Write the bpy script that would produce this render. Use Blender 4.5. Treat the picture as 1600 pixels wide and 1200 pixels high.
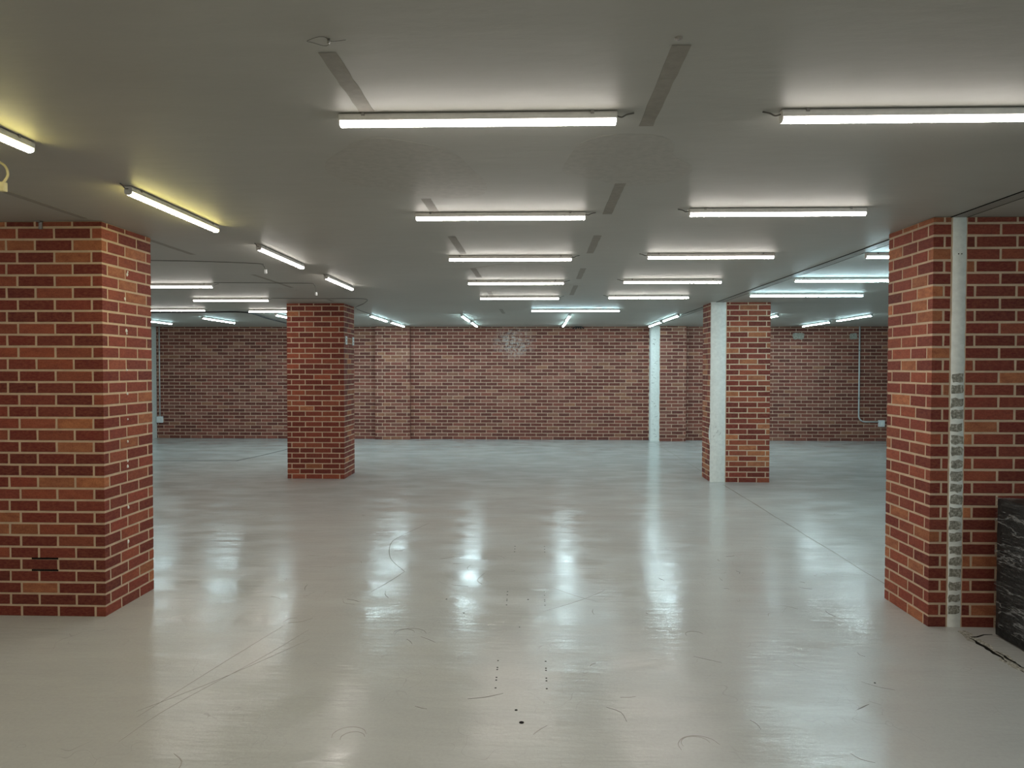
import bpy, bmesh, math, random
from mathutils import Matrix, Vector
import numpy as np

random.seed(7)
SC = bpy.context.scene
COL = SC.collection
for o in list(bpy.data.objects):
    bpy.data.objects.remove(o)

# ------------------------------------------------------------------ camera, world, exposure
H = 2.40                                   # floor to ceiling
YAW, PITCH, ROLL, EYE = math.radians(1.748), math.radians(1.273), math.radians(0.077), 1.5175
fwd = Vector((-math.sin(YAW) * math.cos(PITCH), math.cos(YAW) * math.cos(PITCH), -math.sin(PITCH)))
r0 = Vector((math.cos(YAW), math.sin(YAW), 0))
u0 = r0.cross(fwd)
rr = r0 * math.cos(ROLL) + u0 * math.sin(ROLL)
uu = -r0 * math.sin(ROLL) + u0 * math.cos(ROLL)
cam = bpy.data.objects.new('camera', bpy.data.cameras.new('camera'))
COL.objects.link(cam)
M = Matrix((rr, uu, -fwd)).transposed().to_4x4()
M.translation = Vector((0, 0, EYE))
cam.matrix_world = M
cam.data.sensor_width = 36.0
cam.data.lens = 1110 / 1600 * 36.0
cam.data.clip_start = 0.05
SC.camera = cam

W = bpy.data.worlds.new('world')
SC.world = W
W.use_nodes = True
W.node_tree.nodes['Background'].inputs[0].default_value = (0, 0, 0, 1)     # a closed room, lit by its lamps alone
W.node_tree.nodes['Background'].inputs[1].default_value = 0.0

vs = SC.view_settings
vs.view_transform = 'Standard'
vs.look = 'None'
vs.gamma = 1.0
vs.use_curve_mapping = False
vs.exposure = 0.0
SIDE, DOWN = 12.5, 67.0                      # radiance of a batten diffuser: through its flanks, straight down under the LEDs


# ------------------------------------------------------------------ material helpers
def srgb(r, g, b):
    f = lambda c: (c / 255 / 12.92) if c / 255 <= 0.04045 else ((c / 255 + 0.055) / 1.055) ** 2.4
    return (f(r), f(g), f(b), 1.0)


class NT:
    """Tiny node-tree builder."""
    def __init__(self, name):
        self.m = bpy.data.materials.new(name)
        self.m.use_nodes = True
        self.t = self.m.node_tree
        self.t.nodes.clear()
        self.out = self.n('ShaderNodeOutputMaterial')
        self.bs = self.n('ShaderNodeBsdfPrincipled')
        self.l(self.bs.outputs[0], self.out.inputs[0])

    def n(self, k, **kw):
        x = self.t.nodes.new(k)
        for a, b in kw.items():
            setattr(x, a, b)
        return x

    def l(self, a, b):
        self.t.links.new(a, b)

    def coord(self, kind='Object'):
        return self.n('ShaderNodeTexCoord').outputs[kind]

    def mapping(self, src, scale=(1, 1, 1), loc=(0, 0, 0)):
        m = self.n('ShaderNodeMapping')
        m.inputs['Scale'].default_value = scale
        m.inputs['Location'].default_value = loc
        self.l(src, m.inputs[0])
        return m.outputs[0]

    def noise(self, src, scale, detail=3, rough=0.55, out='Fac'):
        x = self.n('ShaderNodeTexNoise')
        x.inputs['Scale'].default_value = scale
        x.inputs['Detail'].default_value = detail
        x.inputs['Roughness'].default_value = rough
        if src is not None:
            self.l(src, x.inputs['Vector'])
        return x.outputs[out]

    def ramp(self, src, *stops):
        r = self.n('ShaderNodeValToRGB')
        e = r.color_ramp.elements
        while len(e) < len(stops):
            e.new(0.5)
        for el, (p, c) in zip(e, stops):
            el.position = p
            el.color = c if len(c) == 4 else (*c, 1)
        self.l(src, r.inputs[0])
        return r.outputs[0]

    def g(self, src, lo, hi, a=0.0, b=1.0):
        m = self.n('ShaderNodeMapRange')
        for i, v in zip((1, 2, 3, 4), (lo, hi, a, b)):
            m.inputs[i].default_value = v
        self.l(src, m.inputs[0])
        return m.outputs[0]

    def mix(self, fac, a, b, mode='MIX'):
        m = self.n('ShaderNodeMix', data_type='RGBA', blend_type=mode)
        for s, v in ((m.inputs[0], fac), (m.inputs[6], a), (m.inputs[7], b)):
            if isinstance(v, (int, float)):
                s.default_value = v
            elif isinstance(v, tuple):
                s.default_value = v
            else:
                self.l(v, s)
        return m.outputs[2]

    def math(self, op, a, b=None):
        m = self.n('ShaderNodeMath', operation=op)
        for s, v in ((m.inputs[0], a), (m.inputs[1], b)):
            if v is None:
                continue
            if isinstance(v, (int, float)):
                s.default_value = v
            else:
                self.l(v, s)
        return m.outputs[0]

    def bump(self, h, strength, dist=0.002):
        b = self.n('ShaderNodeBump')
        b.inputs['Strength'].default_value = strength
        b.inputs['Distance'].default_value = dist
        self.l(h, b.inputs['Height'])
        self.l(b.outputs[0], self.bs.inputs['Normal'])
        return b

    def set(self, **kw):
        names = dict(col='Base Color', rough='Roughness', spec='Specular IOR Level', metal='Metallic',
                     coat='Coat Weight', coatr='Coat Roughness', emc='Emission Color', ems='Emission Strength', alpha='Alpha')
        for k, v in kw.items():
            s = self.bs.inputs[names[k]]
            if isinstance(v, (int, float, tuple)):
                s.default_value = v
            else:
                self.l(v, s)
        return self.m


def plain(name, col, rough=0.6, spec=0.4, metal=0.0):
    n = NT(name)
    c = n.noise(n.coord(), 30, 3)
    dark = tuple(x * 0.86 for x in col[:3]) + (1,)
    n.set(col=n.mix(n.g(c, 0.3, 0.7), dark, col), rough=rough, spec=spec, metal=metal)
    return n.m


# ---- brick, mortar
def mat_brick(name, attr=False, wall=False):
    n = NT(name)
    hi = srgb(182, 136, 112) if wall else srgb(188, 120, 88)
    if attr:
        a = n.n('ShaderNodeAttribute', attribute_name='tone')
        base = a.outputs['Color']
    else:
        a = n.n('ShaderNodeObjectInfo')
        base = a.outputs['Color']
    pos = n.n('ShaderNodeNewGeometry').outputs['Position']
    v = n.mapping(pos, (1, 1, 2.2))
    big = n.g(n.noise(v, 13, 4, 0.6), 0.38, 0.66)
    fine = n.g(n.noise(pos, 110, 3, 0.7), 0.45, 0.7)
    mid = n.g(n.noise(v, 42, 4, 0.65), 0.35, 0.68)
    c = n.mix(n.math('MULTIPLY', big, 0.5), base, srgb(112, 60, 52) if wall else srgb(112, 50, 42))
    c = n.mix(n.math('MULTIPLY', mid, 0.24), c, hi)
    c = n.mix(n.math('MULTIPLY', fine, 0.38), c, srgb(82, 40, 34))
    if wall:                                          # pale lime bloom near the top of the far wall
        d = n.n('ShaderNodeVectorMath', operation='MULTIPLY')
        s = n.n('ShaderNodeVectorMath', operation='SUBTRACT')
        n.l(pos, s.inputs[0]); s.inputs[1].default_value = (-0.42, 15.0, 2.06)
        n.l(s.outputs[0], d.inputs[0]); d.inputs[1].default_value = (2.1, 0.0, 2.6)
        ln = n.n('ShaderNodeVectorMath', operation='LENGTH')
        n.l(d.outputs[0], ln.inputs[0])
        halo = n.g(ln.outputs['Value'], 0.25, 1.05, 1.0, 0.0)
        sp = n.g(n.noise(pos, 17, 5, 0.8), 0.44, 0.60)
        c = n.mix(n.math('MULTIPLY', n.math('MULTIPLY', halo, sp), 0.85), c, srgb(200, 190, 184))
    h = n.noise(pos, 130, 4, 0.7)
    n.bump(h, 0.5, 0.0025)
    return n.set(col=c, rough=0.72, spec=0.28)


def mat_mortar(name, col):
    n = NT(name)
    pos = n.n('ShaderNodeNewGeometry').outputs['Position']
    a = n.g(n.noise(pos, 14, 4), 0.3, 0.7)
    b = n.g(n.noise(pos, 190, 2, 0.7), 0.3, 0.75)
    c = n.mix(a, col, tuple(x * 0.78 for x in col[:3]) + (1,))
    c = n.mix(n.math('MULTIPLY', b, 0.25), c, tuple(x * 0.6 for x in col[:3]) + (1,))
    n.bump(n.noise(pos, 220, 3), 0.4, 0.002)
    return n.set(col=c, rough=0.9, spec=0.2)


M_BRICK = mat_brick('brick clay')
M_BRICKS = mat_brick('brick clay, joined', attr=True)
M_WBRICK = mat_brick('wall brick clay', wall=True)
M_WBRICKS = mat_brick('wall brick clay, joined', attr=True, wall=True)
M_WMORTAR = mat_mortar('wall mortar', srgb(212, 178, 156))
M_MORTAR = mat_mortar('sand mortar', srgb(216, 190, 163))


# ---- floor
def mat_floor():
    n = NT('painted concrete floor')
    pos = n.coord()
    big = n.g(n.noise(pos, 0.55, 4, 0.55), 0.3, 0.7)
    streak = n.g(n.noise(n.mapping(pos, (0.7, 3.2, 1)), 1.6, 5, 0.6), 0.3, 0.72)
    fine = n.g(n.noise(pos, 60, 4, 0.7), 0.4, 0.8)
    c = n.mix(big, srgb(171, 172, 169), srgb(182, 182, 177))
    c = n.mix(n.math('MULTIPLY', streak, 0.30), c, srgb(154, 156, 154))
    c = n.mix(n.math('MULTIPLY', fine, 0.14), c, srgb(122, 118, 112))
    sc = n.n('ShaderNodeTexVoronoi', feature='DISTANCE_TO_EDGE')       # hairline scuffs
    n.l(n.mapping(n.noise(pos, 1.3, 3, out='Color'), (5, 3, 1)), sc.inputs['Vector'])
    sc.inputs['Scale'].default_value = 2.0
    hair = n.g(sc.outputs[0], 0.0, 0.006, 1.0, 0.0)
    gate = n.g(n.noise(pos, 2.4, 2), 0.52, 0.62)
    c = n.mix(n.math('MULTIPLY', n.math('MULTIPLY', hair, gate), 0.35), c, srgb(105, 100, 95))
    wave = n.noise(n.mapping(pos, (1.0, 2.6, 1)), 2.2, 3, 0.5)
    grain = n.noise(pos, 85, 3, 0.6)
    comb = n.noise(n.mapping(pos, (1.5, 9, 1)), 2.6, 4, 0.65)
    hgt = n.math('ADD', n.math('ADD', wave, n.math('MULTIPLY', comb, 0.42)), n.math('MULTIPLY', grain, 0.07))
    n.bump(hgt, 0.35, 0.012)
    worn = n.noise(n.mapping(pos, (0.9, 1.7, 1)), 2.0, 3, 0.5)
    rgh = n.g(worn, 0.34, 0.64, 0.10, 0.27)
    return n.set(col=c, rough=rgh, spec=0.29)


def mat_ceiling():
    n = NT('painted ceiling')
    pos = n.coord()
    a = n.g(n.noise(pos, 0.8, 4, 0.5), 0.3, 0.7)
    b = n.g(n.noise(n.mapping(pos, (1, 3, 1)), 3.0, 4, 0.6), 0.35, 0.7)
    c = n.mix(a, srgb(168, 166, 159), srgb(176, 174, 167))
    c = n.mix(n.math('MULTIPLY', b, 0.25), c, srgb(160, 157, 150))
    n.bump(n.noise(n.mapping(pos, (1, 2.5, 1)), 5, 4, 0.55), 0.18, 0.01)
    return n.set(col=c, rough=0.5, spec=0.3)


M_FLOOR = mat_floor()
M_CEIL = mat_ceiling()
M_PLAS = plain('white plaster', srgb(236, 238, 233), 0.75, 0.3)
M_WALLP = plain('off-white wall paint', srgb(205, 205, 198), 0.8, 0.3)
M_STREAK = plain('old adhesive on the ceiling', srgb(153, 148, 140), 0.7, 0.2)
M_PATCH = plain('dull ceiling touch-up paint', srgb(174, 170, 162), 0.5, 0.3)
M_RAIL = plain('grey joint cover', srgb(148, 145, 138), 0.55, 0.4)
M_GAP = plain('dark open gap', srgb(24, 22, 20), 0.9, 0.1)
M_CONC = NT('broken grey concrete')
_p = M_CONC.n('ShaderNodeNewGeometry').outputs['Position']
M_CONC.bump(M_CONC.noise(_p, 90, 5, 0.7), 1.0, 0.006)
M_CONC = M_CONC.set(col=M_CONC.ramp(M_CONC.noise(_p, 70, 5, 0.7), (0.30, srgb(104, 101, 92)), (0.5, srgb(150, 147, 136)), (0.68, srgb(208, 205, 196))), rough=0.9, spec=0.2)
M_HOLE = plain('dark drill hole', srgb(20, 18, 17), 0.9, 0.1)
M_SCUFF = plain('scuff on floor paint', srgb(150, 146, 139), 0.25, 0.5)
M_DSEAM = plain('open paint seam', srgb(58, 57, 56), 0.8, 0.2)
M_SEAM = plain('dark floor seam', srgb(112, 108, 102), 0.7, 0.2)
M_ALU = plain('white batten body', srgb(228, 226, 222), 0.45, 0.5)
M_CLIP = plain('steel clip', srgb(150, 148, 145), 0.35, 0.5, 0.9)
M_WIRE = plain('grey wire', srgb(110, 107, 102), 0.6, 0.3)
M_BLACK = plain('black cable sheath', srgb(22, 22, 23), 0.5, 0.4)
M_CREAM = plain('cream cable sheath', srgb(225, 214, 170), 0.5, 0.4)
M_STEEL = plain('galvanised conduit', srgb(196, 197, 196), 0.4, 0.5)
M_BOX = plain('white plastic plate', srgb(228, 231, 232), 0.4, 0.5)


def mat_lamp(name, col, k=1.0, ks=1.0, side=None):
    n = NT(name)                                # the LED board faces down, so the underside is far brighter than the flanks
    sx = n.n('ShaderNodeSeparateXYZ')
    n.l(n.n('ShaderNodeNewGeometry').outputs['True Normal'], sx.inputs[0])
    dn = n.math('POWER', n.math('MAXIMUM', n.math('MULTIPLY', sx.outputs[2], -1.0), 0.0), 2.2)
    return n.set(col=(0.8, 0.8, 0.8, 1), emc=n.mix(dn, (*(side or col), 1), (*col, 1)), ems=n.g(dn, 0.0, 1.0, SIDE * k * ks, DOWN * k), rough=0.4)


M_L_WARM = mat_lamp('lit diffuser, neutral white', (1.0, 0.945, 0.87))
M_L_YEL = mat_lamp('lit diffuser, yellowish', (1.0, 0.92, 0.66), 1.0, 1.7, (1.0, 0.86, 0.26))
M_L_COOL = mat_lamp('lit diffuser, cool white', (0.70, 0.93, 1.0), 1.5, 1.7, (0.60, 0.93, 1.0))


# ------------------------------------------------------------------ object helpers
def link(o, parent=None):
    COL.objects.link(o)
    if parent is not None:
        o.parent = parent
    return o


def mesh(name, verts, faces, mat=None, smooth=False):
    m = bpy.data.meshes.new(name)
    m.from_pydata([tuple(v) for v in verts], [], faces)
    if mat:
        m.materials.append(mat)
    if smooth:
        for p in m.polygons:
            p.use_smooth = True
    m.update()
    return m


def obj(name, me, parent=None, loc=(0, 0, 0), rotz=0.0):
    o = bpy.data.objects.new(name, me)
    o.location = loc
    o.rotation_euler = (0, 0, rotz)
    return link(o, parent)


def tag(o, label=None, cat=None, group=None, kind=None):
    for k, v in (('label', label), ('category', cat), ('group', group), ('kind', kind)):
        if v:
            o[k] = v
    return o


def thing(name, label, cat, loc=(0, 0, 0), rotz=0.0, group=None):
    o = bpy.data.objects.new(name, None)
    o.empty_display_size = 0.2
    o.location = loc
    o.rotation_euler = (0, 0, rotz)
    return tag(link(o), label, cat, group)


def box_data(x0, x1, y0, y1, z0, z1):
    v = [(x0, y0, z0), (x1, y0, z0), (x1, y1, z0), (x0, y1, z0), (x0, y0, z1), (x1, y0, z1), (x1, y1, z1), (x0, y1, z1)]
    f = [(3, 2, 1, 0), (4, 5, 6, 7), (0, 1, 5, 4), (1, 2, 6, 5), (2, 3, 7, 6), (3, 0, 4, 7)]
    return v, f


def box(name, x0, x1, y0, y1, z0, z1, mat, parent=None, bevel=0.0):
    me = mesh(name, *box_data(x0, x1, y0, y1, z0, z1), mat)
    if bevel:
        b = bmesh.new(); b.from_mesh(me)
        bmesh.ops.bevel(b, geom=b.edges[:], offset=bevel, segments=2, affect='EDGES', profile=0.6)
        b.to_mesh(me); b.free()
    return obj(name, me, parent)


def tube_data(pts, r, seg=8):
    pts = [Vector(p) for p in pts]
    V, F = [], []
    prev = None
    for i, p in enumerate(pts):
        t = (pts[min(i + 1, len(pts) - 1)] - pts[max(i - 1, 0)]).normalized()
        up = Vector((0, 0, 1)) if abs(t.z) < 0.9 else Vector((0, 1, 0))
        if prev is not None:
            up = prev
        a = t.cross(up).normalized()
        b = a.cross(t).normalized()
        prev = b
        for k in range(seg):
            an = 2 * math.pi * k / seg
            V.append(p + a * (r * math.cos(an)) + b * (r * math.sin(an)))
    for i in range(len(pts) - 1):
        for k in range(seg):
            F.append((i * seg + k, i * seg + (k + 1) % seg, (i + 1) * seg + (k + 1) % seg, (i + 1) * seg + k))
    F.append(tuple(range(seg - 1, -1, -1)))
    n = (len(pts) - 1) * seg
    F.append(tuple(range(n, n + seg)))
    return V, F


def tube(name, pts, r, mat, parent=None, seg=8):
    return obj(name, mesh(name, *tube_data(pts, r, seg), mat, True), parent)


def smooth_path(pts, n=8):
    """Catmull-Rom through the points."""
    P = [Vector(p) for p in pts]
    P = [P[0] * 2 - P[1]] + P + [P[-1] * 2 - P[-2]]
    out = []
    for i in range(1, len(P) - 2):
        for k in range(n):
            t = k / n
            a, b, c, d = P[i - 1:i + 3]
            out.append(0.5 * ((2 * b) + (c - a) * t + (2 * a - 5 * b + 4 * c - d) * t * t + (3 * b - a - 3 * c + d) * t ** 3))
    out.append(P[-2])
    return out


def ribbon_data(pts, wid, z, thick, jit=0.0, up=1):
    """Flat strip lying in the floor (up=1) or ceiling (up=-1) plane, of real thickness."""
    P = [Vector((p[0], p[1], 0)) for p in pts]
    V, F = [], []
    for i, p in enumerate(P):
        t = (P[min(i + 1, len(P) - 1)] - P[max(i - 1, 0)]).normalized()
        s = Vector((-t.y, t.x, 0))
        w = wid(i / (len(P) - 1)) if callable(wid) else wid
        a, b = w * (0.5 + random.uniform(-jit, jit)), w * (0.5 + random.uniform(-jit, jit))
        for q in (p + s * a, p - s * b):
            V.append((q.x, q.y, z))
        for q in (p + s * a, p - s * b):
            V.append((q.x, q.y, z + up * thick))
    for i in range(len(P) - 1):
        a, b = 4 * i, 4 * i + 4
        for k in ((2, 3), (3, 1), (0, 2)):
            q = (a + k[0], a + k[1], b + k[1], b + k[0])
            F.append(q if up > 0 else q[::-1])
    return V, F


# ------------------------------------------------------------------ the room shell
XL, XR, YF, YB = -8.13, 8.40, -4.0, 15.08
floor = box('floor', XL - 0.2, XR + 0.2, YF - 0.2, YB + 0.4, -0.2, 0.0, M_FLOOR)
tag(floor, 'glossy grey painted concrete floor with scuffs and bolt holes', kind='structure')
ceil = box('ceiling', XL - 0.2, XR + 0.2, YF - 0.2, YB + 0.4, H, H + 0.2, M_CEIL)
tag(ceil, 'low painted grey ceiling with patches and old adhesive lines', kind='structure')
tag(box('wall_left', XL - 0.2, XL, YF, YB, 0, H, M_WALLP), 'plain off-white side wall meeting the far brick wall', kind='structure')
tag(box('wall_right', XR, XR + 0.2, YF, YB, 0, H, M_WALLP), 'plain off-white side wall', kind='structure')
tag(box('wall_front', XL - 0.2, XR + 0.2, YF - 0.2, YF, 0, H, M_WALLP), 'plain off-white end wall', kind='structure')

# ------------------------------------------------------------------ bricks
CO = 0.0718                                  # course height
MO = 0.0130                                  # joint
T = 0.016                                    # how far the brick body goes in
PROUD = 0.0028                               # joints recessed by this much
CH = 0.0022                                  # edge chamfer
NC = 33                                      # full courses, then one thin cut course
TONES = {'D': [(106, 39, 35), (114, 44, 38), (98, 38, 36)], 'R': [(130, 57, 47), (138, 64, 51), (124, 57, 49)],
         'M': [(156, 80, 58), (150, 80, 60)], 'O': [(182, 116, 78), (176, 114, 80), (168, 106, 72)],
         'd': [(96, 43, 39), (88, 39, 37), (102, 47, 41)], 'r': [(124, 64, 55), (132, 72, 61), (120, 64, 57)],
         'm': [(138, 86, 74), (132, 84, 74)], 'o': [(152, 104, 80), (148, 103, 84)]}


def tone(k, rnd):
    c = rnd.choice(TONES[k])
    j = rnd.uniform(0.92, 1.08)
    return srgb(*[min(255, x * j) for x in c])


def pick(rnd, w=(38, 30, 19, 13)):
    return rnd.choices('DRMO', w)[0]


_cache = {}


def straight(l, h, var):
    """A brick face: centred in x and z, front towards -y at y=0, body going in to y=T."""
    key = ('s', round(l, 4), round(h, 4), var)
    if key not in _cache:
        q = random.Random(hash(key[1:]) & 0xffff)
        j = lambda a=0.0012: q.uniform(-a, a)
        x, z = l / 2, h / 2
        V = [(-x, T, -z), (x, T, -z), (x, T, z), (-x, T, z)]
        mid = [(-x + j(), CH + j(.0006), -z + j()), (x + j(), CH, -z + j()), (x + j(), CH + j(.0006), z + j()), (-x + j(), CH, z + j())]
        V += mid
        V += [(p[0] - math.copysign(CH, p[0]), 0.0006 + j(.0006), p[2] - math.copysign(CH, p[2])) for p in mid]
        F = [(8, 9, 10, 11)]
        for k in range(4):
            n = (k + 1) % 4
            F += [(4 + k, 4 + n, 8 + n, 8 + k), (k, n, 4 + n, 4 + k)]
        _cache[key] = [V, F, None]
    return _cache[key]


def bent(a, b, h, var):
    """A corner brick: leg a along -x on the front (normal -y), leg b along +y on the side (normal +x)."""
    key = ('b', round(a, 4), round(b, 4), round(h, 4), var)
    if key not in _cache:
        q = random.Random(hash(key[1:]) & 0xffff)
        j = lambda s=0.0012: q.uniform(-s, s)
        z = h / 2
        V = []
        for zz in (-z, z):
            V += [(-a, T, zz), (-T, T, zz), (-T, b, zz)]                       # 0..5 inner
        ends = (j(), j())
        for s in (-1, 1):
            V += [(-a + ends[0], CH, s * z + j()), (-CH * 0.6, CH * 0.6, s * z + j()), (-CH, b + ends[1], s * z + j())]   # 6..11
        for s in (-1, 1):
            V += [(-a + CH, 0.0005, s * (z - CH)), (-0.0008 + j(.0006), 0.0008 + j(.0006), s * (z - CH)), (-0.0005, b - CH, s * (z - CH))]  # 12..17
        F = []
        for k in (0, 1):
            F += [(12 + k, 13 + k, 16 + k, 15 + k), (6 + k, 7 + k, 13 + k, 12 + k), (15 + k, 16 + k, 10 + k, 9 + k),
                  (k, k + 1, 7 + k, 6 + k), (9 + k, 10 + k, 4 + k, 3 + k)]
        F += [(0, 6, 9, 3), (6, 12, 15, 9), (8, 2, 5, 11), (14, 8, 11, 17)]
        _cache[key] = [V, F, None]
    return _cache[key]


class Masonry:
    """Collects bricks of one thing; the shown ones become objects, the others one joined part."""
    def __init__(self, parent, m_one, m_joined, seed, hide=300):
        self.p, self.m1, self.mj = parent, m_one, m_joined
        self.rnd = random.Random(seed)
        self.items = []
        self.limit = hide
        self.wall = False

    def put(self, proto, loc, rotz, colour, shown=0.0):
        self.items.append((proto, loc, rotz, colour, shown))

    def build(self):
        vis = sorted([i for i in self.items if i[4] > 0], key=lambda i: -i[4])[:self.limit]
        ids = set(id(i) for i in vis)
        rest = [i for i in self.items if id(i) not in ids]
        for proto, loc, rotz, colour, s in vis:
            if proto[2] is None:
                proto[2] = {}
            if self.m1.name not in proto[2]:
                proto[2][self.m1.name] = mesh('brick', proto[0], proto[1], self.m1)
            o = obj('brick', proto[2][self.m1.name], self.p, loc, rotz)
            o.color = colour
        if rest:
            V, F, C = [], [], []
            for proto, loc, rotz, colour, s in rest:
                n = len(V)
                c, sn = math.cos(rotz), math.sin(rotz)
                V += [(loc[0] + x * c - y * sn, loc[1] + x * sn + y * c, loc[2] + z) for x, y, z in proto[0]]
                F += [tuple(n + k for k in f) for f in proto[1]]
                C += [colour] * sum(len(f) for f in proto[1])
            me = mesh('brickwork', V, F, self.mj)
            at = me.color_attributes.new('tone', 'FLOAT_COLOR', 'CORNER')
            at.data.foreach_set('color', np.array(C, dtype=np.float32).ravel())
            tag(obj('brickwork', me, self.p), kind='stuff')
        return len(vis), len(rest)


def courses():
    for i in range(NC + 1):
        z0 = i * CO
        h = CO - MO if i < NC else H - z0 - 0.004
        yield i, z0 + h / 2 + (0.001 if i == 0 else 0.0), h


def face_pieces(mas, pieces, origin, rotz, z, h, shown, keys=None):
    """pieces: lengths (joint centre to joint centre) along the face; origin: its left end seen from outside."""
    x = 0.0
    c, s = math.cos(rotz), math.sin(rotz)
    for k, l in enumerate(pieces):
        if l > 0:
            cx = x + l / 2
            kk = keys[k] if keys and k < len(keys) and keys[k] != '.' else pick(mas.rnd)
            kk = kk.lower() if mas.wall else kk
            mas.put(straight(l - MO, h, mas.rnd.randrange(3)), (origin[0] + cx * c, origin[1] + cx * s, z), rotz, tone(kk, mas.rnd), shown)
        x += abs(l)


A_F, A_S = 0.065, 0.1714                     # corner legs of an A course: on the front, on the side
B_F, B_S = 0.180, 0.058                      # ... of a B course


def pillar(label, x0, x1, y0, y1, parityA, side, front, sides, seed, keysF=None, keysS=None, strip=None, grp=None, name='brick_pillar', back=True):
    """Brick-faced pillar. side = the side face that shows (+1 right, -1 left).
    front = (pieces A, pieces B) between the corner legs; a negative length is left open for a plaster strip."""
    cx, cy = (x0 + x1) / 2, (y0 + y1) / 2
    w, d = x1 - x0, y1 - y0
    root = thing(name, label, 'pillar' if back else 'pilaster', (cx, cy if back else y0 + d / 2, 0), 0, grp)
    X, Y = w / 2, d / 2
    e = PROUD
    box('mortar_core', -X + e, X - e, -Y + e, Y - (e if back else 0), 0, H - 0.002, M_MORTAR if back else M_WMORTAR, root)
    mas = Masonry(root, M_BRICK if back else M_WBRICK, M_BRICKS if back else M_WBRICKS, seed)
    mas.wall = not back
    for i, z, h in courses():
        A = (i % 2 == 0) == parityA
        row = NC - 1 - i                      # 0 = the topmost full course
        kf = keysF[row] if keysF and 0 <= row < len(keysF) else None
        ks = keysS[row] if keysS and 0 <= row < len(keysS) else None
        lf, ls = (A_F, A_S) if A else (B_F, B_S)
        if not back:
            ls = d
        fr = front[0] if A else front[1]
        legL, mids, legR = fr
        v = mas.rnd.randrange(3)
        # key strings: front left-to-right incl. both corner bricks; side: from the front corner brick inwards
        kfl = (kf[0] if kf and kf[0] != '.' else pick(mas.rnd))
        kfr = (kf[-1] if kf and kf[-1] != '.' else pick(mas.rnd))
        if mas.wall:
            kfl, kfr = kfl.lower(), kfr.lower()
        if legR:
            mas.put(bent(legR - MO / 2, ls - MO / 2, h, v), (X, -Y, z), 0, tone(kfr, mas.rnd), 2.0)
        if legL:
            mas.put(bent(ls - MO / 2, legL - MO / 2, h, v), (-X, -Y, z), -math.pi / 2, tone(kfl, mas.rnd), 2.0)
        face_pieces(mas, mids, (-X + legL, -Y), 0, z, h, 2.0, kf[1:-1] if kf else None)
        if back:
            sd = sides[0] if A else sides[1]
            lb = lf
            tot = sum(sd) + 2 * ls
            sd = [q * (d - 2 * ls) / sum(sd) for q in sd]
            near_gap = 0.0
            # right face runs front to back; left face runs back to front
            if legR:
                face_pieces(mas, sd, (X, -Y + ls), math.pi / 2, z, h, 1.0 if side > 0 else 0, ks)
            if legL:
                face_pieces(mas, sd[::-1], (-X, Y - ls), -math.pi / 2, z, h, 1.0 if side < 0 else 0, ks[::-1] if ks else None)
            else:
                face_pieces(mas, [ls * 0.86] + sd[::-1][::-1], (-X, Y - ls - sum(sd) - ls), -math.pi / 2, z, h, 0) if False else None
                face_pieces(mas, sd[::-1] + [ls - 0.012], (-X, Y - ls), -math.pi / 2, z, h, 1.0)
            mas.put(bent(ls - MO / 2, lb - MO / 2, h, v), (X, Y, z), math.pi / 2, tone(pick(mas.rnd), mas.rnd), 0.9 if side > 0 else 0)
            mas.put(bent(lb - MO / 2, ls - MO / 2, h, v), (-X, Y, z), math.pi, tone(pick(mas.rnd), mas.rnd), 0.9 if side < 0 else 0)
            n = 3 if A else 2
            face_pieces(mas, [(w - 2 * lb) / n] * n, (X - lb, Y), math.pi, z, h, 0)
    root['_n'] = str(mas.build())
    del root['_n']
    return root


SIDES = ([0.205], [0.1826, 0.234])
# brick tones read off the photo, course by course from the top
LPF = ['.MRDM', '.ODO', '.RDOR', '.RMD', '.MDMR', '.DMD', '.DDRD', '.DDR', '.MMDR', '.DRD', '.MMMR', '.RMD', '.DDMD', '.DRD', '.DRDM', '.DRD',
       '.RMOD', '.DMD', '.DDOD', '.DDD', '.DDDD', '.ROO', '.RMMD', '.DRR', '.ODRD', '.OMD', '.DDMD', '.DRD', '.DDDD', '.DDD', '.DODD', '.DDD', '.DDDR']
LPS = ['D', 'RO', 'M', 'OR', 'O', 'MO', 'R', 'RR', 'R', 'RR', 'R', 'MR', 'R', 'RR', 'M', 'RR',
       'R', 'RM', 'O', 'MD', 'R', 'RM', 'R', 'RR', 'R', 'RM', 'M', 'RR', 'M', 'RR', 'M', 'RR', 'R']
pillar('solid brick pillar with a metal bracket at its top beside the yellow battens', -3.385, -2.602, 4.218, 4.768, True, 1,
       ((A_F, [0.195, 0.229, 0.229], A_F), (0.192, [0.179, 0.2305], 0.1815)), SIDES, 11, LPF, LPS)
MLF = ['.DRDM', 'OMDD', 'RDRMR', 'RMDR', 'RDMMD', 'MDRR', 'RRRRR', 'DDDD', 'MMMRD', 'MMDD', 'DRRMD', 'MDDR', 'DDDRD', 'DDMD', 'DRDDD', 'DDDM',
       'RMMRD', 'MDRM', 'OMDMD', 'MODD', 'DDRMD', 'RRMM', 'DDRDD', 'DDRR', 'RDRDD', 'DRDR', 'DMMRD', 'DDRD', 'DDRRD', 'DDDD', 'RDODR', 'MDDR', 'RMRMR']
pillar('free-standing brick pillar with two white socket plates high on its side', -3.372, -2.586, 9.615, 10.175, True, 1,
       ((0.062, [0.189, 0.232, 0.237], 0.066), (0.170, [0.200, 0.237], 0.179)), SIDES, 12, MLF)
RPF = ['.R.DD', '.DRD', '.M.DR', '.DDR', '.R.DD', '.RDR', '.R.MR', '.DDR', '.R.RR', '.RRD', '.R.RR', '.DDR', '.R.DD', '.RDD', '.M.RR', '.DDR']
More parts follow.
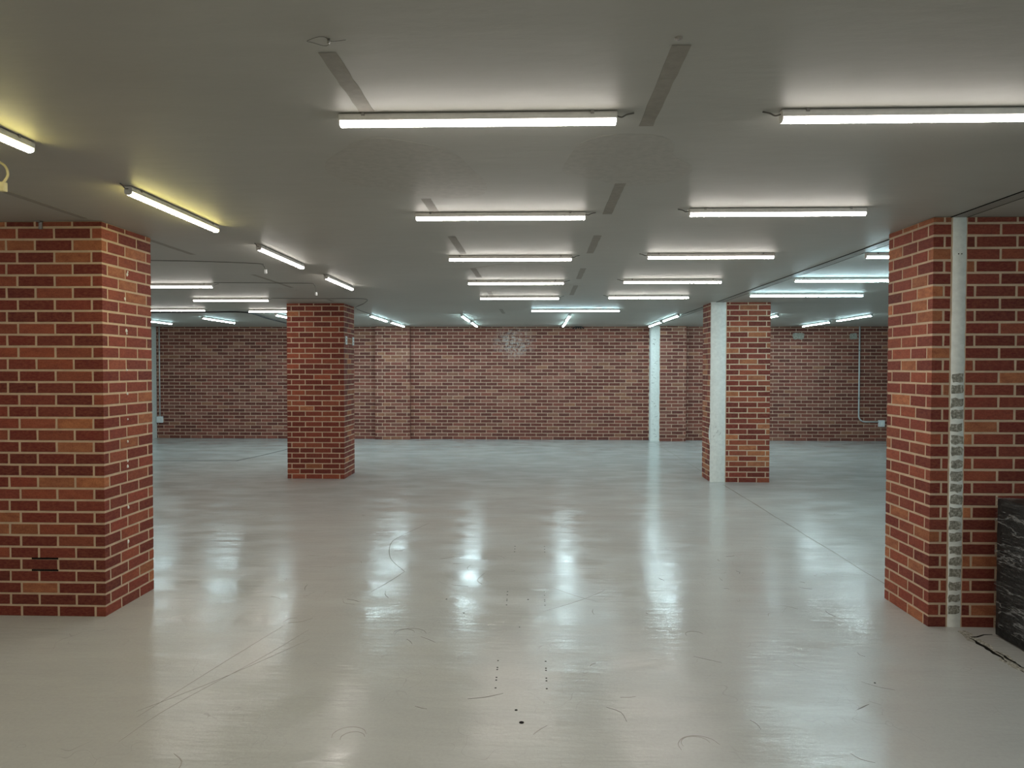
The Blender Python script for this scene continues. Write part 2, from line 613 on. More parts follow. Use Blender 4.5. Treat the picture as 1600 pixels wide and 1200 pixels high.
RPS = ['RR', 'R', 'RR', 'M', 'OR', 'M', 'OR', 'R', 'MR', 'M', 'RM', 'O', 'MR', 'R', 'DO', 'M', 'RR', 'R', 'MR', 'R', 'MR', 'R', 'RM', 'R']
rp = pillar('brick pillar with a plaster band broken open to grey concrete below', 2.320, 3.128, 4.218, 4.738, False, -1,
            ((A_F, [0.044, -0.080, 0.054, 0.2366, 0.2366], 0.0918), (0.109, [-0.080, 0.197, 0.2366], 0.1854)), SIDES, 13, None, RPS)
mr = pillar('free-standing brick pillar with a smooth white plaster band on its corner', 2.362, 3.139, 9.532, 10.02, False, -1,
            ((0, [-0.194, 0.046, 0.240, 0.244], 0.053), (0, [-0.194, 0.172, 0.244], 0.167)), SIDES, 14)
YW = YB - PROUD                                # front plane of the far wall's bricks sits at YB - PROUD
p1 = pillar('brick pilaster standing out from the far wall, fully brick', -3.363, -2.622, 14.975, YB, False, 1,
            ((0.05, [0.160, 0.232, 0.236], 0.063), (0.152, [0.179, 0.247], 0.163)), None, 15, name='brick_pilaster', back=False)
p2 = pillar('brick pilaster on the far wall with a white plaster band', 2.436, 3.169, 14.87, YB, True, 1,
            ((0, [-0.185, 0.251, 0.243], 0.054), (0, [-0.185, 0.137, 0.243], 0.168)), None, 16, name='brick_pilaster', back=False)

# ------------------------------------------------------------------ the far wall, three bays
BL = 0.2366


def bay(name, label, xa, xb, seed, cx, cz):
    o = box(name, xa, xb, YB, YB + 0.2, 0, H, M_WMORTAR)
    tag(o, label, kind='structure')
    mas = Masonry(o, M_WBRICK, M_WBRICKS, seed)
    ph = mas.rnd.uniform(0.3, 0.7)
    for i, z, h in courses():
        x = xa - BL * (ph if i % 2 else (ph + 0.5) % 1.0)
        while x < xb:
            a, b = max(x, xa - MO / 2), min(x + BL, xb + MO / 2)
            if b - a > 0.03:
                l = round(b - a - MO, 3)
                mx = (a + b) / 2
                s = 1.0 / (1.0 + (mx - cx) ** 2 * 0.6 + (z - cz) ** 2)
                mas.put(straight(l, h, mas.rnd.randrange(3)), (mx, YB - PROUD, z), 0, tone(pick(mas.rnd, (44, 30, 19, 7)).lower(), mas.rnd), s)
            x += BL
    mas.build()
    return o


bay('wall_back_left', 'far brick wall bay between the side wall and the brick pilaster', XL, -3.363, 21, -6.7, 1.2)
bay('wall_back_centre', 'far brick wall bay between the two pilasters, with a pale stain', -2.622, 2.436, 22, 0.0, 1.2)
bay('wall_back_right', 'far brick wall bay with a steel conduit, beyond the banded pilaster', 3.169, XR, 23, 6.0, 1.2)


# ------------------------------------------------------------------ plaster bands on the joint
def wobbly_strip(name, root, x0, x1, y0, y1, jl=0.002, jr=0.002, z1=H - 0.001, front=0.0, seed=3, side_out=0.0):
    """Plaster band: the front face follows slightly uneven edges; coordinates local to root."""
    q = random.Random(seed)
    V, F = [], []
    n = 60
    for k in range(n + 1):
        z = z1 * k / n
        a = x0 + q.uniform(-jl, jl)
        b = x1 + q.uniform(-jr, jr)
        f = y0 - front + q.uniform(-0.0006, 0.0006)
        V += [(a, y1, z), (a, f + 0.003, z), (a + 0.003, f, z), (b - 0.003, f, z), (b, f + 0.003, z), (b, y1, z)]
    for k in range(n):
        for c in range(5):
            a = 6 * k + c
            F.append((a, a + 1, a + 7, a + 6))
    return obj(name, mesh(name, V, F, M_PLAS, True), root)


L = lambda root, x, y: (x - root.location.x, y - root.location.y)
# near pillar: narrow band, concrete showing at every course of its lower part
xa, ya = L(rp, 2.431, 4.219)
xb, yb = L(rp, 2.511, 4.30)
st = wobbly_strip('plaster_band', rp, xa, xb, ya, ya + 0.02, 0.001, 0.002, seed=4)
q = random.Random(9)
for i in range(1, 21):
    z = i * CO + (CO - MO) / 2
    V = []
    N = 12
    kx, kz = (xb - xa) * q.uniform(0.44, 0.50), (CO - MO) * q.uniform(0.46, 0.60)
    ox, oz = q.uniform(-0.003, 0.003), q.uniform(-0.005, 0.005)
    for k in range(N):
        an = 2 * math.pi * (k + 0.5) / N
        c, s = math.cos(an), math.sin(an)
        m = max(abs(c), abs(s)) ** 0.85
        V.append(((xa + xb) / 2 + ox + kx * c / m * q.uniform(0.82, 1.0), z + oz + kz * s / m * q.uniform(0.62, 1.0)))
    VV = [(x, ya - 0.0012, zz) for x, zz in V] + [(x, ya + 0.004, zz) for x, zz in V] + [((xa + xb) / 2 + ox, ya - 0.0035, z + oz)]
    FF = [(k, (k + 1) % N, 2 * N) for k in range(N)] + [(N + k, N + (k + 1) % N, (k + 1) % N, k) for k in range(N)]
    o = obj('exposed_concrete', mesh('exposed_concrete', VV, FF, M_CONC), st)
for dx in (0.034, 0.052):
    tube('screw_hole', [(xa + dx, ya - 0.0014, 2.185), (xa + dx, ya + 0.004, 2.185)], 0.0035, M_HOLE, st, 8)
# mid pillar: broad smooth band that forms the corner
xa, ya = L(mr, 2.358, 9.528)
xb, yb = L(mr, 2.556, 9.58)
st = wobbly_strip('plaster_band', mr, xa, xb - 0.004, ya, ya + 0.04, 0.002, 0.001, seed=5)
q = random.Random(5)
# chipped plaster lump on its side, low down
V, F = [], []
for k in range(9):
    z = 0.52 + 0.03 * k
    wv = 0.045 * math.sin(math.pi * k / 8) * q.uniform(0.75, 1.1) + 0.002
    V += [(xa - 0.004, ya + 0.01, z), (xa - 0.004, ya + 0.04 + wv, z), (xa + 0.004, ya + 0.04 + wv, z)]
for k in range(8):
    F += [(3 * k, 3 * k + 3, 3 * k + 4, 3 * k + 1), (3 * k + 1, 3 * k + 4, 3 * k + 5, 3 * k + 2)]
obj('plaster_smear', mesh('plaster_smear', V, F, M_PLAS), mr)
for (dx, z, ln) in ((0.03, 0.60, 0.03), (0.075, 0.66, 0.04), (0.11, 0.63, 0.035), (0.06, 0.73, 0.02)):
    V, F = ribbon_data([(0, 0), (ln * 0.4, ln * 0.3), (ln * 0.6, ln)], 0.004, 0, 0.001)
    obj('scratch', mesh('scratch', [(xa + dx + v[0], ya - 0.0006 - v[2] * 0.5, z + v[1]) for v in V], F, M_STREAK), st)
# far pilaster: white band
xa, ya = L(p2, 2.433, 14.866)
xb, yb = L(p2, 2.621, 14.90)
st = wobbly_strip('plaster_band', p2, xa, xb - 0.004, ya, ya + 0.20, 0.004, 0.006, seed=6)
for k in range(22):
    z = q.uniform(0.05, 2.2)
    ln = q.uniform(0.02, 0.06)
    dx = q.uniform(0.015, 0.10)
    V, F = ribbon_data([(0, 0), (ln * 0.5, q.uniform(-0.01, 0.01)), (ln, q.uniform(-0.02, 0.02))], 0.006, 0, 0.001)
    obj('scratch', mesh('scratch', [(xa + dx + v[0], ya - 0.0006 - v[2] * 0.5, z + v[1]) for v in V], F, M_STREAK), st)

# small plaster dabs where plugs were filled on the near pillar, bracket, sockets
lp = bpy.data.objects['brick_pillar']
q = random.Random(3)
for (y, z) in ((4.49, 2.131), (4.485, 2.115), (4.455, 1.955), (4.47, 1.753), (4.472, 1.735), (4.471, 1.503), (4.473, 1.35), (4.473, 1.187), (4.47, 1.044), (4.468, 0.92), (4.468, 0.885), (4.47, 0.62), (4.465, 0.40)):
    x, yy = L(lp, -2.602, y)
    N, r = 8, q.uniform(0.007, 0.013)
    P = [(r * q.uniform(0.6, 1.1) * math.cos(2 * math.pi * k / N), 1.3 * r * q.uniform(0.6, 1.1) * math.sin(2 * math.pi * k / N)) for k in range(N)]
    V = [(x - 0.002, yy + a, z + b) for a, b in P] + [(x + 0.003, yy + a * 0.6, z + b * 0.6) for a, b in P]
    F = [(k, (k + 1) % N, N + (k + 1) % N, N + k) for k in range(N)] + [tuple(range(N, 2 * N))]
    obj('filler_dab', mesh('filler_dab', V, F, M_PLAS), lp)
x, yy = L(lp, -2.974, 4.218)
br = box('bracket', x - 0.011, x + 0.011, yy - 0.006, yy + 0.002, 2.352, 2.398, M_CLIP, lp, 0.001)
box('bracket_flange', x - 0.016, x + 0.016, yy - 0.03, yy, 2.392, 2.398, M_CLIP, br)
# missing mortar under and over one brick, low on the front of that pillar
for z in (4 * CO - MO / 2 + 0.0005, 5 * CO - MO / 2 + 0.0005):
    x, yy = L(lp, -2.985, 4.218)
    box('open_joint', x - 0.075, x + 0.09, yy + 0.0012, yy + 0.006, z - 0.005, z + 0.005, M_GAP, lp)
ml = bpy.data.objects['brick_pillar.001']
for y in (9.715, 10.085):
    x, yy = L(ml, -2.586, y)
    pl = box('socket_plate', x, x + 0.012, yy - 0.04, yy + 0.04, 1.84, 1.955, M_BOX, ml, 0.003)
    for dz in (-0.022, 0.022):
        box('socket_slot', x + 0.0118, x + 0.0132, yy - 0.012, yy + 0.012, 1.8975 + dz - 0.007, 1.8975 + dz + 0.007, M_WIRE, pl)

# ------------------------------------------------------------------ movement joint: ceiling cover, floor crack
jr = box('trim_1', 2.425, 2.508, YF, 14.86, H - 0.004, H, M_RAIL)
tag(jr, 'grey cover strip of the movement joint running along the ceiling', kind='structure')
for x in (2.421, 2.512):
    box('shadow_gap', x - 0.0022, x + 0.0022, YF, 14.86, H - 0.0045, H - 0.0005, M_GAP, jr)
q = random.Random(21)
pts = [(2.472 + q.uniform(-0.010, 0.010), 2.4 + 0.045 * k) for k in range(40)]
pts = [p for p in pts if p[1] < 4.2]
random.seed(5)
jt = obj('expansion_joint', mesh('expansion_joint', *ribbon_data(pts, 0.052, 0.0002, 0.0016, 0.30), M_CONC), floor)
for a, b, off, w in ((2.5, 3.2, -0.018, 0.006), (3.1, 3.62, -0.020, 0.012), (3.62, 3.86, 0.012, 0.010), (3.72, 4.05, -0.016, 0.014), (2.6, 3.5, 0.017, 0.004)):
    n = 12
    obj('open_crack', mesh('open_crack', *ribbon_data([(2.472 + off + q.uniform(-0.006, 0.006), a + (b - a) * k / n) for k in range(n + 1)], lambda t, w=w: w * (0.3 + math.sin(math.pi * t)), 0.0008, 0.0016, 0.3), M_GAP), jt)
obj('open_crack', mesh('open_crack', *ribbon_data([(2.475, 4.06), (2.51, 4.065), (2.57, 4.10), (2.62, 4.105)], lambda t: 0.014 * (1.1 - t), 0.0008, 0.0016, 0.2), M_GAP), jt)
obj('joint_line', mesh('joint_line', *ribbon_data([(2.478 + q.uniform(-0.004, 0.004), 4.74 + 0.2 * k) for k in range(24)], 0.012, 0.0002, 0.0008, 0.3), M_SCUFF), floor)
obj('joint_line', mesh('joint_line', *ribbon_data([(2.478 + q.uniform(-0.004, 0.004), 10.03 + 0.2 * k) for k in range(24)], 0.010, 0.0002, 0.0008, 0.3), M_SCUFF), floor)
# paint seam by the left rear pillar
obj('paint_seam', mesh('paint_seam', *ribbon_data([(-7.0, 11.36), (-6.0, 11.38), (-4.82, 11.42)], 0.05, 0.0002, 0.0008, 0.3), M_DSEAM), floor)
obj('paint_seam', mesh('paint_seam', *ribbon_data([(-4.86, 11.40), (-4.72, 12.1), (-4.60, 12.98), (-4.50, 13.8)], 0.03, 0.0002, 0.0008, 0.3), M_DSEAM), floor)
# anchor holes in the floor, in pairs of rows
holes = []
for (xl, xr, ys) in ((-0.178, 0.065, (3.335, 3.42, 3.45, 3.54, 3.565, 3.65)), (-0.171, 0.075, (4.52, 4.60, 4.63, 4.72, 4.79)), (-0.154, 0.094, (5.84, 5.93, 6.02))):
    for y in ys:
        holes += [(xl + (y - ys[0]) * -0.012, y, 0.0048), (xr, y, 0.0048)]
holes += [(-0.049, 3.01, 0.011), (-0.075, 3.12, 0.007), (-0.034, 4.63, 0.006), (-0.43, 4.36, 0.005), (-0.57, 4.62, 0.005), (-0.08, 4.13, 0.005), (1.65, 3.45, 0.005)]
hm = {}
for (x, y, r) in holes:
    if r not in hm:
        N = 8
        P = [(r * math.cos(2 * math.pi * k / N), r * math.sin(2 * math.pi * k / N)) for k in range(N)]
        hm[r] = mesh('anchor_hole', [(a, b, 0) for a, b in P] + [(a, b, 0.0008) for a, b in P],
                     [tuple(range(N, 2 * N))] + [(k, (k + 1) % N, N + (k + 1) % N, N + k) for k in range(N)], M_HOLE)
    obj('anchor_hole', hm[r], floor, (x, y, 0.0002))


def scuff(pts, w=0.005, m=M_SCUFF, n=8):
    P = smooth_path([(a, b, 0) for a, b in pts], n)
    obj('scuff_mark', mesh('scuff_mark', *ribbon_data(P, lambda t: w * (0.35 + 0.65 * math.sin(math.pi * min(1, max(0, t)))), 0.0002, 0.0004), m), floor)


random.seed(31)
scuff([(-1.02, 6.9), (-1.20, 6.34), (-1.23, 6.06), (-1.14, 5.61), (-0.96, 5.24)], 0.007, M_SEAM)
scuff([(-0.96, 5.24), (-1.02, 5.0), (-1.10, 4.75)], 0.006, M_SEAM)
scuff([(-0.36, 4.95), (-0.40, 5.05), (-0.36, 5.22)], 0.008)
scuff([(0.12, 4.90), (0.28, 4.72), (0.42, 4.60)], 0.008)
scuff([(0.06, 4.40), (0.30, 4.62), (0.50, 4.85)], 0.006)
scuff([(-1.47, 4.1), (-1.60, 3.55), (-1.72, 3.0)], 0.004, M_SCUFF)
scuff([(-1.30, 4.05), (-1.42, 3.65), (-1.62, 3.1), (-1.68, 2.8)], 0.003)
scuff([(-1.25, 3.9), (-1.52, 3.4), (-1.75, 3.05)], 0.003)
scuff([(-0.30, 3.22), (-0.22, 3.24), (-0.14, 3.28)], 0.005, M_SEAM)
for cx, cy, r in ((-0.76, 2.88, 0.07), (-0.74, 2.86, 0.05), (0.66, 2.86, 0.06), (0.67, 2.84, 0.085), (-0.74, 4.02, 0.06), (0.92, 4.05, 0.05), (-0.70, 4.00, 0.09)):
    scuff([(cx + r * math.cos(a), cy + r * math.sin(a)) for a in (0.2, 0.8, 1.5, 2.2, 2.9, 3.5)], 0.004)
for k in range(46):
    x, y = random.uniform(-1.9, 1.9), random.uniform(2.7, 6.0)
    a, l = random.uniform(0, 6.28), random.uniform(0.03, 0.16)
    b = a + random.uniform(-0.5, 0.5)
    scuff([(x, y), (x + l * math.cos(a) / 2, y + l * math.sin(a) / 2), (x + l * math.cos(b), y + l * math.sin(b))], random.uniform(0.002, 0.005), M_SCUFF if k % 3 else M_SEAM, 3)

# ------------------------------------------------------------------ marks on the ceiling
ZC = H


def streak(pts, w=0.05):
    n = 10
    P = [(pts[0][0] + (pts[1][0] - pts[0][0]) * k / n, pts[0][1] + (pts[1][1] - pts[0][1]) * k / n) for k in range(n + 1)]
    obj('adhesive_line', mesh('adhesive_line', *ribbon_data(P, w, ZC - 0.0002, 0.001, 0.04, -1), M_STREAK), ceil)


for a, b in ((1.97, 2.62), (3.42, 4.10), (4.75, 5.48), (6.3, 7.05), (7.6, 8.6)):
    streak([(0.385 + 0.008 * a, a), (0.385 + 0.008 * b, b)], 0.052)
for a, b in ((1.99, 2.45), (3.70, 4.06), (4.76, 5.50), (6.28, 6.92), (8.2, 9.3), (10.6, 11.5)):
    streak([(-0.60 + 0.010 * a, a), (-0.60 + 0.010 * b, b)], 0.052)
for a, b in ((3.30, 4.14), (4.80, 5.48), (6.65, 7.75), (9.1, 9.35)):
    streak([(-2.655, a), (-2.655, b)], 0.045)


def blob(cx, cy, rx, ry, seed, m=M_PATCH):
    q = random.Random(seed)
    N = 40
    ph = [q.uniform(0, 6.28) for _ in range(4)]
    P = []
    for k in range(N):
        a = 2 * math.pi * k / N
        s = 1 + 0.16 * math.sin(2 * a + ph[0]) + 0.10 * math.sin(3 * a + ph[1]) + 0.05 * math.sin(5 * a + ph[2])
        P.append((cx + rx * s * math.cos(a), cy + ry * s * math.sin(a)))
    V = [(a, b, ZC - 0.0001) for a, b in P] + [(a, b, ZC - 0.0007) for a, b in P]
    F = [tuple(range(2 * N - 1, N - 1, -1))] + [(N + k, N + (k + 1) % N, (k + 1) % N, k) for k in range(N)]
    obj('paint_patch', mesh('paint_patch', V, F, m), ceil)


blob(-0.56, 3.22, 0.30, 0.52, 1)
blob(0.40, 3.10, 0.28, 0.36, 2)
blob(-0.10, 6.4, 0.5, 0.35, 6)
blob(-3.35, 7.95, 0.55, 0.42, 4)
blob(0.1, 7.9, 0.45, 0.4, 5)

# ------------------------------------------------------------------ battens
HB, HD = 0.0265, 0.0440                       # depth of the body, depth to the underside of the diffuser


def batten_meshes(Ln):
    x = Ln / 2
    hv, hf = [], []
    prof = [(-0.016, -0.003), (0.016, -0.003), (0.0195, -0.010), (0.0195, -HB + 0.002), (0.0185, -HB), (-0.0185, -HB), (-0.0195, -HB + 0.002), (-0.0195, -0.010)]
    n = len(prof)
    for s in (-x, x):
        hv += [(s, a, b) for a, b in prof]
    hf = [(k, n + k, n + (k + 1) % n, (k + 1) % n) for k in range(n)] + [tuple(range(n)), tuple(range(2 * n - 1, n - 1, -1))]
    housing = mesh('housing', hv, hf, M_ALU)
    r = 0.0175
    pr = [(-r, -HB)] + [(-r * math.cos(t), -HD + 0.0095 - 0.0095 * math.sin(t)) for t in [math.pi * k / 6 for k in range(7)]] + [(r, -HB)]
    n = len(pr)
    dv = []
    for s in (-x + 0.0035, x - 0.0035):
        dv += [(s, a, b) for a, b in pr]
    df = [(k + 1, n + k + 1, n + k, k) for k in range(n - 1)]
    diff = {}
    for key, m in (('w', M_L_WARM), ('y', M_L_YEL), ('c', M_L_COOL)):
        diff[key] = mesh('diffuser', dv, df, m)
    cv = []
    for s in (0, 0.0035):
        cv += [(s, a * 1.05, b) for a, b in pr]
    cf = [tuple(range(n))[::-1], tuple(range(n, 2 * n))] + [(k, k + 1, n + k + 1, n + k) for k in range(n - 1)]
    cap = mesh('end_cap', cv, cf, M_ALU)
    clip = mesh('mounting_clip', *box_data(-0.006, 0.006, -0.0215, 0.0215, -0.012, 0.0), M_CLIP)
    return housing, diff, cap, clip


BM = {k: batten_meshes(k) for k in (0.96, 1.30)}
CABLE = mesh('lead', *tube_data(smooth_path([(0, 0, -0.014), (0.018, 0.004, -0.017), (0.035, 0.006, -0.008), (0.06, 0.004, -0.0035)], 4), 0.0028, 6), M_WIRE, True)
CABLE_L = mesh('lead', *tube_data(smooth_path([(0, 0, -0.014), (-0.018, 0.004, -0.017), (-0.035, 0.006, -0.008), (-0.06, 0.004, -0.0035)], 4), 0.0028, 6), M_WIRE, True)


def batten(cx, cy, Ln, key, along, label, group, lead=1):
    hs, df, cap, clip = BM[Ln]
    o = thing('batten_light', label, 'ceiling light', (cx, cy, H), math.pi / 2 if along else 0, group)
    obj('housing', hs, o)
    obj('diffuser', df[key], o)
    obj('end_cap', cap, o, (-Ln / 2, 0, 0))
    obj('end_cap', cap, o, (Ln / 2 - 0.0035, 0, 0))
    for s in (-1, 1):
        obj('mounting_clip', clip, o, (s * (Ln / 2 - 0.085), 0, 0))
    if lead:
        obj('lead', CABLE if lead > 0 else CABLE_L, o, (lead * Ln / 2, 0, 0))
    return o


ORD = ['first', 'second', 'third', 'fourth', 'fifth', 'sixth', 'seventh', 'eighth']
for k, y in enumerate((8.675, 7.14, 5.575, 4.04, 2.475, 0.92, -0.63, -2.18)):
    batten(-0.205 + 0.0035 * y, y, 0.96, 'w', False, 'white crosswise LED batten between the dark adhesive lines, %s from the lone cool batten' % ORD[k],
           'crosswise white battens between the adhesive lines', 1)
for k, y in enumerate((8.61, 7.07, 5.50, 3.97, 2.475, 0.92, -0.63, -2.18)):
    batten(1.30 + 0.009 * y, y, 0.96, 'w', False, 'white crosswise LED batten in the row alongside the joint cover, %s from the far wall' % ORD[k],
           'crosswise white battens alongside the joint cover', -1)
for k, y in enumerate((3.89, 2.26, 0.6, -1.05)):
    batten(-1.97, y, 0.96, 'y', True, 'lengthwise LED batten with a yellow glow, %s counted from the white lengthwise ones' % ORD[k], 'yellow-glowing lengthwise battens', -1)
for y, w in ((5.515, 'right behind the yellow-glowing ones'), (7.16, 'the one nearer the socketed brick pillar')):
    batten(-1.965, y, 0.96, 'w', True, 'lengthwise white LED batten, ' + w, 'lengthwise white battens in line with the yellow ones', -1)
for k, y in enumerate((8.41, 6.99, 5.51)):
    batten(3.175, y, 1.30, 'c', False, 'cool white LED batten butting against the joint cover, %s from the white-cornered pillar' % ORD[k], 'cool battens butting against the joint cover', 0)
batten(0.615, 10.57, 1.30, 'c', False, 'lone cool white LED batten fixed crosswise ahead of the lengthwise wall battens', None, 0)
for x, y, w in ((-3.83, 2.7, 'added out of view short of the bracketed pillar'), (-3.83, 5.84, 'added out of view just behind the bracketed pillar'), (-3.84, 7.36, 'midway from bracketed to socketed pillar'),  # those beside the bracketed pillar are unseen, put in for their light
                (-3.82, 8.88, 'just short of the socketed pillar'), (-3.82, 10.63, 'just behind the socketed pillar'), (-5.35, 10.41, 'over the near end of the black cable'),
                (-3.83, 1.1, 'added out of view, two short of the bracketed pillar'), (-3.83, -0.5, 'added out of view, three short of the bracketed pillar'),  # unseen battens, here and on the next line, added for more light
                (-5.35, 7.4, 'added out of view in the outer row midway down the hall'), (-5.35, 4.3, 'added out of view in the outer row level with the bracketed pillar')):
    batten(x, y, 0.96, 'w', False, 'white crosswise LED batten ' + w, 'crosswise battens around the solid pillars', 1)
for x, w in ((-2.67, 'ahead of the all-brick pilaster'), (-1.17, 'next to the all-brick pilaster'), (0.59, 'beside the lone crosswise one'), (2.34, 'ahead of the white-banded pilaster'),
             (3.93, 'behind the white-cornered pillar'), (5.42, 'ahead of the grey mortar patch')):
    batten(x - 0.005, 12.22, 1.30, 'c', True, 'cool lengthwise LED batten %s, outer of the pair' % w, 'lengthwise cool battens by the far wall', -1)
    batten(x + 0.005, 13.86, 1.30, 'c', True, 'cool lengthwise LED batten %s, end against the far wall' % w, 'lengthwise cool battens by the far wall', -1)
for x, y, w in ((-4.16, 12.0, 'crossing beside the black cable'), (-5.68, 12.68, 'between the black cable and the straight conduit'), (-7.03, 12.95, 'nearest the straight steel conduit'),
                (-4.16, 13.7, 'past the black cable, end against the far wall')):
    batten(x, y, 1.30, 'c', True, 'cool lengthwise LED batten ' + w, 'lengthwise cool battens by the far wall', -1)
for x, y, w in ((5.0, 5.5, 'level with the plaster-banded pillar'), (5.0, 1.5, 'well short of the plaster-banded pillar'), (3.2, 1.0, 'short of the wrapped box'), (6.8, 9.0, 'level with the white-cornered pillar')):  # unseen battens added out of frame for extra light
    batten(x, y, 1.30, 'c', False, 'cool crosswise LED batten added out of view in the outer bay, ' + w, 'added unseen cool battens in the outer bay', 0)


# ------------------------------------------------------------------ cables, conduits
def cable(label, pts, r, m, name='ceiling_cable', cat='cable', group=None, sm=6):
    o = tube(name, smooth_path(pts, sm), r, m, None, 6)
    return tag(o, label, cat, group)


zc = H - 0.004
def drop(label, pts, x, y, dz, plug=True):
    root = thing('hanging_wire', label, 'cable', (x, y, H))
    p = [(a - x, b - y, -0.004) for a, b in pts] + [(0.02, 0, -0.02), (0.045, -0.01, -dz)]
    tube('wire', smooth_path(p, 5), 0.003, M_WIRE, root, 6)
    if plug:
        box('connector', 0.036, 0.054, -0.02, 0.0, -dz - 0.03, -dz + 0.004, M_BOX, root, 0.002)
    return root


drop('thin grey ceiling wire ending in a dangling connector near the first white lengthwise batten', [(-3.55, 5.72), (-2.9, 5.78), (-2.35, 5.93)], -2.3, 5.94, 0.06)
drop('thin grey ceiling wire with a white dangling connector ahead of the socketed pillar', [(-3.3, 7.25), (-2.8, 7.29), (-2.35, 7.33)], -2.3, 7.33, 0.10)
cable('thin grey wire crossing the ceiling over the socketed pillar to a cool batten', [(-3.3, 8.90, zc), (-2.7, 8.97, zc), (-2.16, 8.99, zc), (-2.30, 9.6, zc), (-2.62, 10.4, zc), (-2.66, 11.5, zc)], 0.003, M_WIRE)
cable('black cable sagging along the ceiling behind the crosswise battens', [(-6.3, 10.9, zc - 0.02), (-5.12, 10.95, zc - 0.01), (-4.51, 11.05, zc - 0.01), (-4.62, 12.2, zc - 0.02), (-4.68, 13.33, zc - 0.03)], 0.012, M_BLACK)
lc = thing('loose_cable', 'cream cable end with a plug dangling by the yellow-glowing battens', 'cable', (-2.25, 2.93, H))
tube('cable', smooth_path([(-0.10, -0.03, -0.004), (-0.03, 0, -0.008), (0.03, 0.0, -0.035), (0.045, 0.0, -0.075), (0.025, 0.0, -0.11)], 6), 0.0055, M_CREAM, lc, 8)
box('plug', 0.008, 0.036, -0.012, 0.012, -0.145, -0.105, M_CREAM, lc, 0.004)
hk = thing('wire_loop', 'small wire loop hanging from a screw at an adhesive line end', 'wire', (-0.56, 1.91, H))
tube('loop', [(0.03 * math.cos(a) - 0.02, 0.022 * math.sin(a), -0.006 - 0.004 * math.sin(a * 2)) for a in [2 * math.pi * k / 20 for k in range(20)]], 0.0008, M_WIRE, hk, 5)
tube('screw', [(0.008, 0, 0), (0.008, 0, -0.012)], 0.004, M_CLIP, hk, 8)
tube('tail', smooth_path([(0.012, 0, -0.006), (0.03, 0.004, -0.004), (0.055, 0.0, -0.003)], 4), 0.0008, M_WIRE, hk, 5)
hk = thing('ceiling_screw', 'bare screw with a washer in the ceiling at an adhesive line end', 'screw', (0.385, 1.93, H))
tube('shank', [(0, 0, 0), (0, 0, -0.008)], 0.0028, M_CLIP, hk, 8)
tube('washer', [(0, 0, 0), (0, 0, -0.003)], 0.011, M_RAIL, hk, 10)

YP = YB - PROUD
cd = thing('conduit_run', 'straight steel conduit dropping to a white box beside the off-white wall', 'conduit', (-8.0, YP, 0))
tube('conduit', [(-0.055, -0.014, H - 0.001), (-0.055, -0.014, 0.46)], 0.0125, M_STEEL, cd, 10)
b = box('outlet_box', -0.115, 0.012, -0.05, 0, 0.335, 0.468, M_BOX, cd, 0.004)
box('outlet_slot', -0.066, -0.038, -0.0515, -0.049, 0.375, 0.425, M_PLAS, b)
for z in (0.9, 1.9):
    box('saddle', -0.075, -0.035, -0.028, 0, z - 0.01, z + 0.01, M_CLIP, cd)
cd = thing('conduit_run', 'steel conduit bending sideways at the bottom into a white box', 'conduit', (6.8, YP, 0))
arc = [(0.0 + 0.13 - 0.13 * math.cos(a), -0.016, 0.535 - 0.13 * math.sin(a)) for a in [math.pi / 2 * k / 8 for k in range(9)]]
tube('conduit', [(0.0, -0.016, H - 0.001), (0.0, -0.016, 0.9)] + arc + [(0.42, -0.016, 0.405)], 0.015, M_STEEL, cd, 10)
b = box('outlet_box', 0.405, 0.525, -0.05, 0, 0.305, 0.44, M_BOX, cd, 0.004)
box('outlet_slot', 0.452, 0.478, -0.0515, -0.049, 0.345, 0.40, M_PLAS, b)
for z in (0.9, 1.9):
    box('saddle', -0.022, 0.022, -0.032, 0, z - 0.01, z + 0.01, M_CLIP, cd)
wr = bpy.data.objects['wall_back_right']
for (xa, xb) in ((5.42, 5.66), (6.60, 6.76)):                                      # two mortar-filled openings
    V, F = [], []
    q = random.Random(int(xa * 10))
    N = 18
    for k in range(N):
        a = 2 * math.pi * k / N
        c, s = math.cos(a), math.sin(a)
        m = max(abs(c), abs(s))
        V.append(((xa + xb) / 2 + (xb - xa) / 2 * c / m * q.uniform(0.85, 1.05), 2.195 + 0.068 * s / m * q.uniform(0.85, 1.05)))
    VV = [(x, YP - 0.003, z) for x, z in V] + [(x, YP + 0.006, z) for x, z in V]
    obj('mortar_patch', mesh('mortar_patch', VV, [tuple(range(N))] + [(N + k, N + (k + 1) % N, (k + 1) % N, k) for k in range(N)], M_CONC), wr)

# ------------------------------------------------------------------ appliance-sized box wrapped in black plastic and clear film
wb = thing('wrapped_box', 'black box wrapped in crinkled clear film by the plaster-banded pillar', 'box', (2.97, 3.70, 0))
BX, BY, BZ = 0.345, 0.385, 0.785
nb = NT('black plastic wrap')
pp = nb.coord()
nb.bump(nb.noise(nb.mapping(pp, (1, 1, 3)), 9, 4, 0.6), 0.5, 0.02)
M_WRAP = nb.set(col=srgb(13, 13, 14), rough=0.42, spec=0.4)


